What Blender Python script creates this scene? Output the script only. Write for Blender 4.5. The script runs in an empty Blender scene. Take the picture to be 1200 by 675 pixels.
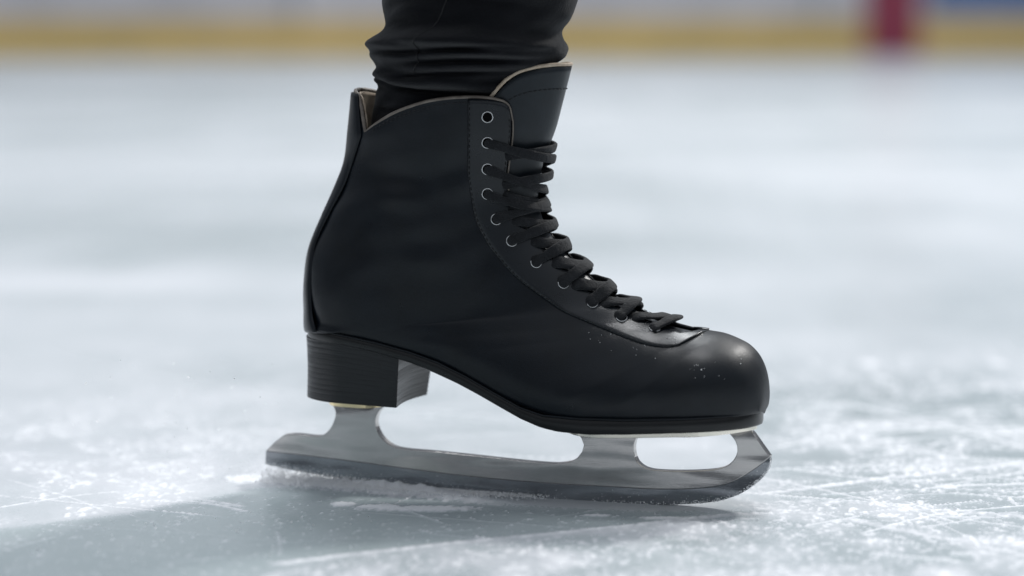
import bpy, bmesh, math, random
import numpy as np
from mathutils import Vector, Matrix
random.seed(7); rng = np.random.default_rng(7)
R = math.radians
scn = bpy.context.scene
col = scn.collection

# ------------------------------------------------------------------ camera
F = 3200.0            # focal length in photo pixels (1200 wide)
D = 1.60; H = 0.2965
PITCH = math.atan(347.5 / F)
cam_d = bpy.data.cameras.new('camera'); cam = bpy.data.objects.new('camera', cam_d)
col.objects.link(cam); scn.camera = cam
cam.location = (0, -D, H); cam.rotation_euler = (R(90) - PITCH, 0, 0)
cam_d.sensor_width = 36; cam_d.lens = F * 36 / 1200
cam_d.clip_start = 0.05; cam_d.clip_end = 200
cam_d.dof.use_dof = True; cam_d.dof.focus_distance = 1.585; cam_d.dof.aperture_fstop = 3.0
cam_d.dof.aperture_blades = 0

# skate frame: X towards the toe, Y away from the camera, Z up, turned 18 degrees
PSI = R(18)
cP, sP = math.cos(PSI), math.sin(PSI)
cT, sT = math.cos(PITCH), math.sin(PITCH)
def ray(px, py):
    a = (px - 600) / F; b = (337.5 - py) / F
    return np.array([a, cT + b * sT, -sT + b * cT])
CAM = np.array([0, -D, H])
def P(px, py, y=0.0):
    """measured point of the photo -> skate frame (X, y, Z) on the plane at lateral offset y"""
    d = ray(px, py); n = np.array([sP, cP, 0])
    t = (y - CAM @ n) / (d @ n); w = CAM + t * d
    return np.array([w[0] * cP - w[1] * sP, y, w[2]])
def G(px, py):
    d = ray(px, py); t = -H / d[2]; w = CAM + t * d
    return np.array([w[0], w[1]])
def to_world(p):
    p = np.asarray(p, float); x, y, z = p[..., 0], p[..., 1], p[..., 2]
    return np.stack([x * cP + y * sP, -x * sP + y * cP, z], -1)
def to_px(p):
    w = to_world(p) - CAM
    zc = w[..., 1] * cT - w[..., 2] * sT; yc = w[..., 1] * sT + w[..., 2] * cT
    return 600 + F * w[..., 0] / zc, 337.5 - F * yc / zc
SK = Matrix.Rotation(-PSI, 4, 'Z')

# ------------------------------------------------------------------ helpers
def tag(o, label=None, cat=None, group=None, kind=None):
    if label: o['label'] = label
    if cat: o['category'] = cat
    if group: o['group'] = group
    if kind: o['kind'] = kind
    return o
def mesh_obj(name, verts, faces, mat, parent=None, smooth=True, mats=None):
    me = bpy.data.meshes.new(name)
    me.from_pydata([tuple(map(float, v)) for v in verts], [], [tuple(map(int, f)) for f in faces])
    for m in (mats or [mat]): me.materials.append(m)
    if smooth: me.polygons.foreach_set('use_smooth', [True] * len(me.polygons))
    me.update()
    o = bpy.data.objects.new(name, me); col.objects.link(o)
    if parent: o.parent = parent
    return o
def grid_faces(nr, nc, off=0, close_c=False, flip=False):
    f = []
    for r in range(nr - 1):
        for c in range(nc if close_c else nc - 1):
            c2 = (c + 1) % nc
            q = [off + r * nc + c, off + r * nc + c2, off + (r + 1) * nc + c2, off + (r + 1) * nc + c]
            f.append(q[::-1] if flip else q)
    return f
class MB:
    def __init__(s): s.v = []; s.f = []
    def add(s, v, f):
        o = len(s.v); s.v += [tuple(map(float, a)) for a in v]; s.f += [tuple(o + i for i in q) for q in f]
    def build(s, name, mat, parent=None, smooth=True): return mesh_obj(name, s.v, s.f, mat, parent, smooth)
def tube(mb, pts, rad, n=8, cap=True):
    pts = [np.asarray(p, float) for p in pts]; m = len(pts); vs = []
    up = np.array([0.13, 0.31, 0.94])
    for i in range(m):
        t = pts[min(i + 1, m - 1)] - pts[max(i - 1, 0)]; t /= (np.linalg.norm(t) + 1e-12)
        a = np.cross(up, t); a /= (np.linalg.norm(a) + 1e-12); b = np.cross(t, a)
        r = rad[i] if hasattr(rad, '__len__') else rad
        for k in range(n):
            th = 2 * math.pi * k / n; vs.append(pts[i] + r * (math.cos(th) * a + math.sin(th) * b))
    fs = grid_faces(m, n, 0, True)
    if cap: fs += [tuple(range(n))[::-1], tuple((m - 1) * n + k for k in range(n))]
    mb.add(vs, fs)
def crom(tab, s):
    """Catmull-Rom through rows of tab at real index s"""
    tab = np.asarray(tab, float); n = len(tab)
    s = min(max(s, 0), n - 1); i = min(int(s), n - 2); t = s - i
    p1, p2 = tab[i], tab[i + 1]
    p0 = tab[i - 1] if i > 0 else 2 * p1 - p2
    p3 = tab[i + 2] if i + 2 < n else 2 * p2 - p1
    return 0.5 * (2 * p1 + (p2 - p0) * t + (2 * p0 - 5 * p1 + 4 * p2 - p3) * t * t + (3 * p1 - p0 - 3 * p2 + p3) * t ** 3)
def smooth_poly(pts, n):
    """resample a pixel polyline smoothly into n points, even in arc length"""
    q = np.array([crom(pts, s) for s in np.linspace(0, len(pts) - 1, len(pts) * 12)])
    d = np.r_[0, np.cumsum(np.linalg.norm(np.diff(q, axis=0), axis=1))]
    t = np.linspace(0, d[-1], n)
    return np.stack([np.interp(t, d, q[:, k]) for k in range(q.shape[1])], 1)
def modifier(o, kind, **kw):
    m = o.modifiers.new(kind.lower(), kind)
    for k, v in kw.items(): setattr(m, k, v)
    return m

# ------------------------------------------------------------------ materials
def new_mat(name):
    m = bpy.data.materials.new(name); m.use_nodes = True
    nt = m.node_tree; return m, nt, nt.nodes['Principled BSDF']
def node(nt, t, **kw):
    n = nt.nodes.new(t)
    for k, v in kw.items():
        if k in n.inputs.keys(): n.inputs[k].default_value = v
        else: setattr(n, k, v)
    return n
def noise(nt, scale, detail=4, rough=0.5, vec=None):
    n = node(nt, 'ShaderNodeTexNoise'); n.inputs['Scale'].default_value = scale
    n.inputs['Detail'].default_value = detail; n.inputs['Roughness'].default_value = rough
    if vec: nt.links.new(vec, n.inputs['Vector'])
    return n
def coords(nt, scale=(1, 1, 1), rot=(0, 0, 0)):
    tc = node(nt, 'ShaderNodeTexCoord'); mp = node(nt, 'ShaderNodeMapping')
    mp.inputs['Scale'].default_value = scale; mp.inputs['Rotation'].default_value = rot
    nt.links.new(tc.outputs['Object'], mp.inputs['Vector']); return mp.outputs['Vector']
def ramp(nt, fac, stops):
    r = node(nt, 'ShaderNodeValToRGB'); e = r.color_ramp.elements
    while len(e) < len(stops): e.new(0.5)
    for el, (p, c) in zip(e, stops):
        el.position = p; el.color = (c, c, c, 1) if not hasattr(c, '__len__') else (*c, 1)
    nt.links.new(fac, r.inputs['Fac']); return r.outputs['Color']
def bump(nt, bsdf, h, strength, dist, prev=None):
    b = node(nt, 'ShaderNodeBump'); b.inputs['Strength'].default_value = strength; b.inputs['Distance'].default_value = dist
    nt.links.new(h, b.inputs['Height'])
    if prev: nt.links.new(prev, b.inputs['Normal'])
    nt.links.new(b.outputs['Normal'], bsdf.inputs['Normal']); return b.outputs['Normal']

def leather(name, base, rough, spec, grain=0.35, fold=0.5, coat=0.0):
    m, nt, b = new_mat(name)
    v = coords(nt)
    n1 = noise(nt, 38, 5, 0.6, v)
    nt.links.new(ramp(nt, n1.outputs['Fac'], [(0.3, tuple(0.75 * c for c in base)), (0.7, tuple(1.25 * c for c in base))]), b.inputs['Base Color'])
    n2 = noise(nt, 60, 6, 0.65, v)
    nt.links.new(ramp(nt, n2.outputs['Fac'], [(0.3, rough - 0.05), (0.72, rough + 0.07)]), b.inputs['Roughness'])
    # the toe cap is scuffed duller than the rest
    sp = node(nt, 'ShaderNodeSeparateXYZ'); nt.links.new(v, sp.inputs[0])
    mr = node(nt, 'ShaderNodeMapRange'); mr.inputs['From Min'].default_value = 0.09; mr.inputs['From Max'].default_value = 0.135; mr.inputs['To Min'].default_value = 0.0; mr.inputs['To Max'].default_value = 0.13 if name == 'black_leather' else 0.0
    nt.links.new(sp.outputs['X'], mr.inputs['Value']); ad = node(nt, 'ShaderNodeMath'); ad.operation = 'ADD'
    nt.links.new(b.inputs['Roughness'].links[0].from_socket, ad.inputs[0]); nt.links.new(mr.outputs[0], ad.inputs[1]); nt.links.new(ad.outputs[0], b.inputs['Roughness'])
    b.inputs['Specular IOR Level'].default_value = spec
    b.inputs['Coat Weight'].default_value = coat; b.inputs['Coat Roughness'].default_value = 0.22
    n3 = noise(nt, 15, 3, 0.45, v)
    p = bump(nt, b, n3.outputs['Fac'], fold, 0.0022)
    vo = node(nt, 'ShaderNodeTexVoronoi'); vo.inputs['Scale'].default_value = 1500; nt.links.new(v, vo.inputs['Vector'])
    bump(nt, b, vo.outputs['Distance'], grain, 0.00012, p)
    return m
M = {}
M['leather'] = leather('black_leather', (0.0032, 0.0056, 0.0088), 0.315, 0.32, fold=1.0)
M['leather_stay'] = leather('eyestay_leather', (0.0045, 0.007, 0.010), 0.29, 0.50, fold=0.5)
M['leather_tongue'] = leather('tongue_leather', (0.010, 0.015, 0.020), 0.38, 0.38)
M['sole'] = leather('sole_edge', (0.006, 0.0065, 0.007), 0.30, 0.4, 0.1, 0.2)
m, nt, b = new_mat('lining'); v = coords(nt); n = noise(nt, 220, 4, 0.6, v)
nt.links.new(ramp(nt, n.outputs['Fac'], [(0.3, (0.42, 0.33, 0.24)), (0.7, (0.62, 0.52, 0.41))]), b.inputs['Base Color'])
b.inputs['Roughness'].default_value = 0.75; M['lining'] = m
m, nt, b = new_mat('inner_lining'); v = coords(nt); n = noise(nt, 300, 4, 0.6, v)
nt.links.new(ramp(nt, n.outputs['Fac'], [(0.3, (0.02, 0.02, 0.021)), (0.7, (0.035, 0.034, 0.034))]), b.inputs['Base Color'])
b.inputs['Roughness'].default_value = 0.85; M['inner'] = m
m, nt, b = new_mat('edge_binding'); v = coords(nt); n = noise(nt, 160, 4, 0.6, v)
nt.links.new(ramp(nt, n.outputs['Fac'], [(0.3, (0.11, 0.09, 0.075)), (0.7, (0.22, 0.19, 0.16))]), b.inputs['Base Color'])
b.inputs['Roughness'].default_value = 0.5; M['binding'] = m
# stacked heel: thin horizontal lifts
m, nt, b = new_mat('stacked_heel'); v = coords(nt, (1, 1, 1))
n = noise(nt, 1.0, 4, 0.7, coords(nt, (9, 9, 900)))
b.inputs['Base Color'].default_value = (0.0075, 0.0085, 0.010, 1); b.inputs['Specular IOR Level'].default_value = 0.45
nt.links.new(ramp(nt, n.outputs['Fac'], [(0.35, 0.28), (0.65, 0.5)]), b.inputs['Roughness'])
p = bump(nt, b, n.outputs['Fac'], 0.6, 0.0004); bump(nt, b, noise(nt, 900, 2, 0.5, v).outputs['Fac'], 0.2, 0.0002, p)
M['heel'] = m
# lace: woven cotton
m, nt, b = new_mat('woven_lace'); v = coords(nt)
tc = node(nt, 'ShaderNodeUVMap') if False else None
w1 = noise(nt, 1400, 2, 0.5, v); w2 = noise(nt, 240, 3, 0.6, v)
nt.links.new(ramp(nt, w2.outputs['Fac'], [(0.3, (0.006, 0.007, 0.0085)), (0.7, (0.015, 0.0165, 0.0195))]), b.inputs['Base Color'])
b.inputs['Roughness'].default_value = 0.8; b.inputs['Sheen Weight'].default_value = 0.12; b.inputs['Sheen Roughness'].default_value = 0.5
b.inputs['Specular IOR Level'].default_value = 0.25
w3 = noise(nt, 1.0, 3, 0.6, coords(nt, (700, 700, 2600), (0.5, 0.4, 0)))
p = bump(nt, b, w2.outputs['Fac'], 0.8, 0.0012); p = bump(nt, b, w3.outputs['Fac'], 0.8, 0.0006, p); bump(nt, b, w1.outputs['Fac'], 0.8, 0.0005, p); M['lace'] = m
# trouser cloth
m, nt, b = new_mat('trouser_cloth'); v = coords(nt)
w1 = noise(nt, 1100, 2, 0.5, v); w2 = noise(nt, 30, 4, 0.6, v)
nt.links.new(ramp(nt, w2.outputs['Fac'], [(0.3, (0.003, 0.0035, 0.005)), (0.7, (0.0055, 0.006, 0.008))]), b.inputs['Base Color'])
b.inputs['Roughness'].default_value = 0.85; b.inputs['Sheen Weight'].default_value = 0.10
b.inputs['Specular IOR Level'].default_value = 0.15
p = bump(nt, b, w2.outputs['Fac'], 0.3, 0.004); bump(nt, b, w1.outputs['Fac'], 0.9, 0.0004, p); M['cloth'] = m
def metal(name, base, rough, br=0.3, var=0.08, wave=0.0):
    m, nt, b = new_mat(name); b.inputs['Metallic'].default_value = 1
    b.inputs['Base Color'].default_value = (*base, 1)
    n = noise(nt, 1.0, 5, 0.6, coords(nt, (60, 60, 1600)))
    n2 = noise(nt, 34, 5, 0.6, coords(nt))
    nt.links.new(ramp(nt, n2.outputs['Fac'], [(0.3, rough - var), (0.7, rough + var)]), b.inputs['Roughness'])
    nt.links.new(ramp(nt, n2.outputs['Fac'], [(0.3, tuple(.86 * c for c in base)), (0.7, base)]), b.inputs['Base Color'])
    p = bump(nt, b, n.outputs['Fac'], br, 0.00012); p = bump(nt, b, n2.outputs['Fac'], 0.25, 0.0008, p)
    if wave:
        n3 = noise(nt, 1.0, 2, 0.4, coords(nt, (9, 9, 34))); bump(nt, b, n3.outputs['Fac'], 1.0, wave, p)
    return m
M['steel'] = metal('satin_steel', (0.58, 0.56, 0.545), 0.2, var=0.05, wave=0.007)
M['edge'] = metal('polished_edge_steel', (0.31, 0.325, 0.345), 0.18, 0.2, var=0.05, wave=0.006)
M['plate'] = metal('bright_plate', (0.85, 0.80, 0.70), 0.25, 0.1)
M['gold'] = metal('gilt_plate', (0.93, 0.78, 0.48), 0.3, 0.1)
M['eyelet'] = metal('eyelet_metal', (0.62, 0.62, 0.62), 0.22, 0.0, 0.03)
m, nt, b = new_mat('hole_shade'); b.inputs['Base Color'].default_value = (0.003, 0.003, 0.003, 1); b.inputs['Roughness'].default_value = 0.9
b.inputs['Specular IOR Level'].default_value = 0.1; M['shade_disc'] = m  # flat black painted for the shade inside the eyelets
m, nt, b = new_mat('thread'); b.inputs['Base Color'].default_value = (0.005, 0.005, 0.006, 1); b.inputs['Roughness'].default_value = 0.6; M['thread'] = m
m, nt, b = new_mat('loose_snow'); v = coords(nt)
b.inputs['Base Color'].default_value = (0.93, 0.95, 0.97, 1); b.inputs['Roughness'].default_value = 0.25
tr = nt.nodes.new('ShaderNodeBsdfTranslucent'); tr.inputs['Color'].default_value = (0.97, 0.98, 1.0, 1)
mx = nt.nodes.new('ShaderNodeMixShader'); mx.inputs[0].default_value = 0.0
b.inputs['Subsurface Weight'].default_value = 0.0; b.inputs['Subsurface Radius'].default_value = (1, 1, 1); b.inputs['Subsurface Scale'].default_value = 0.0006; b.inputs['Base Color'].default_value = (0.97, 0.98, 0.99, 1)
nt.links.new(b.outputs[0], mx.inputs[1]); nt.links.new(tr.outputs[0], mx.inputs[2]); nt.links.new(mx.outputs[0], nt.nodes['Material Output'].inputs['Surface']); M['snow'] = m

m, nt, b = new_mat('ice_flake'); nt.nodes.remove(b)
rf = nt.nodes.new('ShaderNodeBsdfRefraction'); rf.inputs['Roughness'].default_value = 0.65; rf.inputs['IOR'].default_value = 1.31
tr = nt.nodes.new('ShaderNodeBsdfTranslucent'); tr.inputs['Color'].default_value = (0.97, 0.98, 1.0, 1)
df = nt.nodes.new('ShaderNodeBsdfDiffuse'); df.inputs['Color'].default_value = (0.95, 0.96, 0.98, 1)
m1 = nt.nodes.new('ShaderNodeMixShader'); m2 = nt.nodes.new('ShaderNodeMixShader'); m1.inputs[0].default_value = 0.3; m2.inputs[0].default_value = 0.2
nt.links.new(tr.outputs[0], m1.inputs[1]); nt.links.new(df.outputs[0], m1.inputs[2]); nt.links.new(m1.outputs[0], m2.inputs[1]); nt.links.new(rf.outputs[0], m2.inputs[2])
nt.links.new(m2.outputs[0], nt.nodes['Material Output'].inputs['Surface']); M['flake'] = m

# ------------------------------------------------------------------ boot form
mm = 0.001
def Xm(px, py=440): return P(px, py, 0)[0]
XH, XT = Xm(367), Xm(896)                       # heel back and toe tip of the sole outline
_pw = [(358, 31), (400, 32), (460, 32.5), (520, 32), (580, 34), (640, 38), (700, 42), (760, 43), (800, 42), (840, 40), (900, 38)]
_pX = [Xm(a) for a, _ in _pw]; _pY = [w * mm for _, w in _pw]
def plan(X, grow=0.0, xh=None, xt=None):
    xh = XH if xh is None else xh; xt = XT if xt is None else xt
    w = np.interp(X, _pX, _pY)
    dh, dt = X - xh, xt - X
    if dh <= 0 or dt <= 0: return 0.0
    rh, rt = 0.030, 0.050
    if dh < rh: w *= (1 - ((rh - dh) / rh) ** 2.2) ** 0.5
    if dt < rt: w *= (1 - ((rt - dt) / rt) ** 2.3) ** (1 / 2.1)
    return w + grow * min(1, w / 0.02)
def edge_line(pts):
    out = []
    for px, py in pts:
        y = 0
        for _ in range(30): y = 0.7 * y + 0.3 * (-plan(P(px, py, y)[0]))
        q = P(px, py, y); out.append((q[0], q[2]))
    out.sort(); a = np.array(out); return a[:, 0], a[:, 1]
_tx, _tz = edge_line([(380, 389), (400, 394), (440, 403), (480, 414), (513, 426), (545, 442), (578, 461), (610, 479), (636, 488), (676, 492), (720, 493.5), (787, 493), (830, 491), (858, 489), (880, 486)])
_bx, _bz = edge_line([(380, 400), (400, 404), (440, 413), (480, 425), (509, 437), (535, 449), (561, 463), (587, 478), (610, 491), (633, 501), (653, 506), (689, 509.5), (730, 509.5), (787, 508), (830, 506.5), (858, 504.5), (880, 501.5)])
def zt(X): return float(np.interp(X, _tx, _tz))
def zb(X): return float(np.interp(X, _bx, _bz))
def A_(px, py):                                  # bottom point of a section
    X = Xm(px, py); return (X, zt(X))
def M_(px, py): q = P(px, py, 0); return (q[0], q[2])
# sections: lower/back point A, upper/front point B, half width W (mm) of the shaft
SEC = [
 (M_(420, 90), M_(640, 96), 36), (M_(414, 150), M_(638, 150), 35), (M_(409, 189), M_(634, 192), 34),
 (M_(396, 223), M_(632, 230), 34), (M_(382, 255), M_(640, 258), 35), (M_(368, 292), M_(657, 286), 35.5),
 (M_(364, 329), M_(679, 309), 35.5), (M_(365, 360), M_(702, 331), 35.2), (M_(368, 386), M_(724, 348), 35),
 (A_(387, 390), M_(744, 359), 35), (A_(425, 400), M_(763, 369), 35.5), (A_(480, 415), M_(782, 377), 37),
 (A_(540, 440), M_(799, 382), 38), (A_(610, 479), M_(816, 385.5), 39), (A_(680, 492), M_(832, 388), 40),
 (A_(740, 494), M_(847, 391), 40), (A_(800, 493), M_(862, 397), 40), (A_(835, 491), M_(875, 404), 40),
 (A_(862, 489), M_(886, 415), 40), (A_(880, 488), M_(893.5, 428), 40), (A_(890, 487), M_(898, 445), 40),
 (A_(894.2, 486.5), M_(899, 465), 40), (A_(895.4, 486), M_(896, 484.5), 40)]
NS = len(SEC) - 1
TA = np.array([s[0] for s in SEC]); TB = np.array([s[1] for s in SEC]); TW = np.array([[s[2] * mm] for s in SEC])
TIPX = Xm(899.5)
def smf(t): t = min(1, max(0, t)); return t * t * (3 - 2 * t)
def sec_data(s, TBx, dW):
    A = crom(TA, s); B = crom(TBx, s)
    um = 0.5 - 0.34 * smf((s - 2.5) / 5.5) + 0.10 * smf((s - 8) / 4)
    y0 = plan(A[0]) * 0.985 if s > 8 else 0.0
    if s <= 8: W = crom(TW, s)[0]
    else:
        xm = A[0] + um * (B[0] - A[0]); Wf = plan(xm, 0, None, TIPX) * 1.045
        k = min(1, (s - 8) / 5); W = (1 - k) * crom(TW, s)[0] + k * Wf
    if s > NS - 1: W *= max(0, NS - s) ** 0.5
    W = max(max(W, y0) - dW, 1e-6); y0 = min(y0, W)
    return A, B, um, y0, W
def surf0(s, u, side=-1, TBx=None, dW=0.0, cache={}):
    TBx = TB if TBx is None else TBx
    key = (round(s, 6), id(TBx), dW)
    d = cache.get(key)
    if d is None:
        if len(cache) > 20000: cache.clear()
        d = cache[key] = sec_data(s, TBx, dW)
    A, B, um, y0, W = d
    q = 2.0 + 0.5 * smf((s - 2.5) / 5.5) - 0.3 * smf((s - 8) / 5)
    if u < um: y = (y0 ** 2.1 + (W ** 2.1 - y0 ** 2.1) * (1 - ((um - u) / um) ** 2.2)) ** (1 / 2.1)
    else: y = W * max(0, 1 - ((u - um) / (1 - um)) ** q) ** (1 / 2.0)
    x = A[0] + u * (B[0] - A[0]); z = A[1] + u * (B[1] - A[1])
    return np.array([x, side * y, z])
def normal(s, u, side=-1, **kw):
    e = 1e-3; u1, u0 = min(u + e, 1 - 1e-6), max(u - e, 1e-6)
    du = surf0(s, u1, side, **kw) - surf0(s, u0, side, **kw)
    s1, s0 = min(s + 0.02, NS), max(s - 0.02, 0)
    ds = surf0(s1, u, side, **kw) - surf0(s0, u, side, **kw)
    n = np.cross(ds, du) * (-side)
    l = np.linalg.norm(n)
    if l < 1e-14: return np.array([0, side, 0.0])
    n /= l
    return n if n[1] * side > -0.2 else -n
def surf(s, u, side=-1, off=0.0, **kw):
    p = surf0(s, u, side, **kw)
    return p + off * normal(s, min(max(u, 0.004), 0.992), side, **kw) if off else p
# lookup: photo pixel -> (s, u) on the near side
def make_inv(TBx=None, dW=0.0):
    ss = np.linspace(0, NS, 331); uu = 0.5 - 0.5 * np.cos(np.linspace(0, math.pi, 121))
    g = np.array([[surf0(s, u, -1, TBx=TBx, dW=dW) for u in uu] for s in ss])
    gx, gy = to_px(g)
    def inv(px, py):
        d = (gx - px) ** 2 + (gy - py) ** 2
        i, j = np.unravel_index(np.argmin(d), d.shape)
        i = min(max(i, 1), len(ss) - 2); j = min(max(j, 1), len(uu) - 2)
        # one Newton step on the local linear map
        a = np.array([[gx[i + 1, j] - gx[i - 1, j], gx[i, j + 1] - gx[i, j - 1]], [gy[i + 1, j] - gy[i - 1, j], gy[i, j + 1] - gy[i, j - 1]]])
        try: t = np.linalg.solve(a, [px - gx[i, j], py - gy[i, j]])
        except Exception: t = [0, 0]
        t = np.clip(t, -0.5, 0.5)
        s = ss[i] + t[0] * (ss[i + 1] - ss[i - 1]); u = uu[j] + t[1] * (uu[j + 1] - uu[j - 1])
        return float(min(max(s, 0), NS)), float(min(max(u, 0), 1))
    return inv
inv = make_inv()
# front edge of the eyestay (u_e as a function of s)
EDGE = smooth_poly([(599, 105), (600, 118), (600, 135), (600, 160), (596, 190), (594, 215), (600, 240), (611, 260), (634, 283), (658, 306), (686, 333), (716, 352), (751, 370), (783, 384), (800, 391)], 50)
_e = sorted(inv(*p) for p in EDGE); _es = np.array([a for a, _ in _e]); _eu = np.array([b for _, b in _e])
S_THROAT = inv(815, 389)[0]
def ue(s):
    if s >= S_THROAT: return 1.0
    last = _es[-1]
    if s > last:
        k = (s - last) / (S_THROAT - last); return float(_eu[-1] + (1 - _eu[-1]) * k ** 0.6)
    return float(np.interp(s, _es, _eu))
# top line of the cuff
CUFF = smooth_poly([(427, 156), (440, 146), (460, 134), (480, 126), (500, 120), (522, 116.5), (545, 115), (570, 115.5), (585, 118), (594, 124), (599, 134)], 40)
_c = [(0.0, inv(418, 108)[0]), (0.015, inv(417.5, 110)[0]), (0.035, inv(420, 118)[0])]
vs_, vu_ = inv(427, 156)
_c = [(0.0, inv(420, 107)[0]), (0.5 * vu_, inv(419, 112)[0]), (0.8 * vu_, inv(420, 128)[0]), (vu_ / ue(vs_), vs_)]
for p in CUFF[1:-1]:
    s, u = inv(*p); c = min(u / ue(s), 1.0)
    if c > _c[-1][0] + 1e-4: _c.append((c, s))
_c = [q for q in _c if q[0] < 0.93]
for px, py, c in ((588, 118.8, .955), (594, 122.5, .98), (598, 129, .993)): _c.append((c, inv(px, py)[0]))
_c.append((1.0, inv(599.5, 139)[0]))
_cc = np.array([a for a, _ in _c]); _cs = np.array([b for _, b in _c])
def s_top(c): return float(np.interp(c, _cc, _cs))

skate = bpy.data.objects.new('ice_skate', None); col.objects.link(skate); skate.matrix_world = SK
tag(skate, 'black leather lace-up figure skate standing on its steel blade on the ice', 'ice skate')

# body shell: one skin over both sides
NT, NCc = 250, 60
cs = np.r_[np.linspace(0, vu_ * 1.6, 14)[:-1], vu_ * 1.6 + (1 - vu_ * 1.6) * (np.linspace(0, 1, NCc - 13) ** 1.0)]
cs[-1] = 1.0
# denser near the front
cs = np.sort(np.r_[cs, [0.985, 0.992, 0.97]]); NCc = len(cs)
def row_t():
    t = np.linspace(0, 1, NT)
    return t
def wrinkle(p, s, u):
    """shallow creases where the ankle flexes"""
    x, y, z = p
    cx, cz = P(470, 240, -.034)[0], P(470, 240, -.034)[2]
    k = math.exp(-((x - cx) / 0.05) ** 2 - ((z - cz) / 0.04) ** 2)
    a = (z - cz) * 0.93 - (x - cx) * 0.35
    w = math.sin(a * 330 + 2 * math.sin((x - cx) * 45)) * 0.6 + math.sin(a * 190 + 1.3 + 1.5 * math.sin((x - cx) * 60)) 
    k2 = math.exp(-((x - cx + .055) / 0.05) ** 2 - ((z - cz + .055) / 0.05) ** 2)
    return 0.0006 * k * w * (0.5 + 0.8 * math.sin(x * 70 + z * 31) ** 2) + 0.0010 * k2 * math.sin((x * .8 + z) * 62 + 1.2 * math.sin(z * 40))
verts = []; idx = {}
rows_side = []
for side in (-1, 1):
    g = []
    for t in row_t():
        r = []
        for c in cs:
            s0 = s_top(c); s = s0 + (NS - s0) * t
            u = c * ue(s)
            p = surf(s, u, side)
            if 0.02 < u < 0.97 and s < 9: p = p + wrinkle(p, s, u) * normal(s, u, side)
            r.append(p)
        g.append(r)
    rows_side.append(g)
bm = bmesh.new()
for k, side in enumerate((-1, 1)):
    vv = [[bm.verts.new(tuple(p)) for p in r] for r in rows_side[k]]
    for i in range(NT - 1):
        for j in range(NCc - 1):
            q = [vv[i][j], vv[i][j + 1], vv[i + 1][j + 1], vv[i + 1][j]]
            try: bm.faces.new(q if side < 0 else q[::-1])
            except ValueError: pass
bmesh.ops.remove_doubles(bm, verts=bm.verts, dist=0.00003)
bmesh.ops.recalc_face_normals(bm, faces=bm.faces)
# make sure normals point outwards
nsum = sum((f.normal.y * (1 if f.calc_center_median().y > 0 else -1)) * f.calc_area() for f in bm.faces)
if nsum < 0: bmesh.ops.reverse_faces(bm, faces=bm.faces)
me = bpy.data.meshes.new('upper'); bm.to_mesh(me); bm.free()
for mt in (M['leather'], M['inner'], M['lining']): me.materials.append(mt)
me.polygons.foreach_set('use_smooth', [True] * len(me.polygons))
upper = bpy.data.objects.new('upper', me); col.objects.link(upper); upper.parent = skate
vg = upper.vertex_groups.new(name='relax')
qa, qb = np.array(M_(364, 386)), np.array(M_(724, 348)); xe = Xm(884)
for vt in me.vertices:
    x, z = vt.co.x, vt.co.z; t = np.clip(((x - qa[0]) * (qb[0] - qa[0]) + (z - qa[1]) * (qb[1] - qa[1])) / ((qb - qa) @ (qb - qa)), 0.0, 1)
    d = math.hypot(x - qa[0] - t * (qb[0] - qa[0]), z - qa[1] - t * (qb[1] - qa[1]))
    wgt = math.exp(-(d / 0.011) ** 2) * smf((1.0 - t) / 0.3)
    wgt = max(wgt, smf((x - xe) / 0.004) * 0.8) * smf((z - zt(x) - 0.0012) / 0.004)
    if wgt > 0.02: vg.add([vt.index], wgt, 'REPLACE')
modifier(upper, 'SMOOTH', iterations=60, factor=0.5, vertex_group='relax')
v = []; nr, nc = 26, 61
for side in (-1, 1):
    v = []
    for i in range(nr):
        for j in range(nc):
            c = (j / (nc - 1)) ** 1.5; st = s_top(c) + 0.01 + 2.6 * i / (nr - 1); v.append(surf(st, max(c * ue(st), 1e-4) * 0.985, side, -0.0030))
    ln = mesh_obj('lining', v, grid_faces(nr, nc), M['inner'], skate)

def patch(name, s_list, u_lo, u_hi, off, thick, mat, side, nu=10, parent=skate, end_round=True):
    """thin leather overlay following the boot; thin sheet raised off the skin"""
    v = []
    for i, s in enumerate(s_list):
        a, b_ = u_lo(s), u_hi(s)
        for j in range(nu):
            u = a + (b_ - a) * j / (nu - 1)
            v.append(surf(s, u, side, off))
    o = mesh_obj(name, v, grid_faces(len(s_list), nu, 0, False, side > 0), mat, parent)
    return o
def fix_out(o, side):
    me = o.data; s = 0
    for p in me.polygons: s += p.normal.y * side * p.area
    if s < 0: me.flip_normals()
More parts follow.
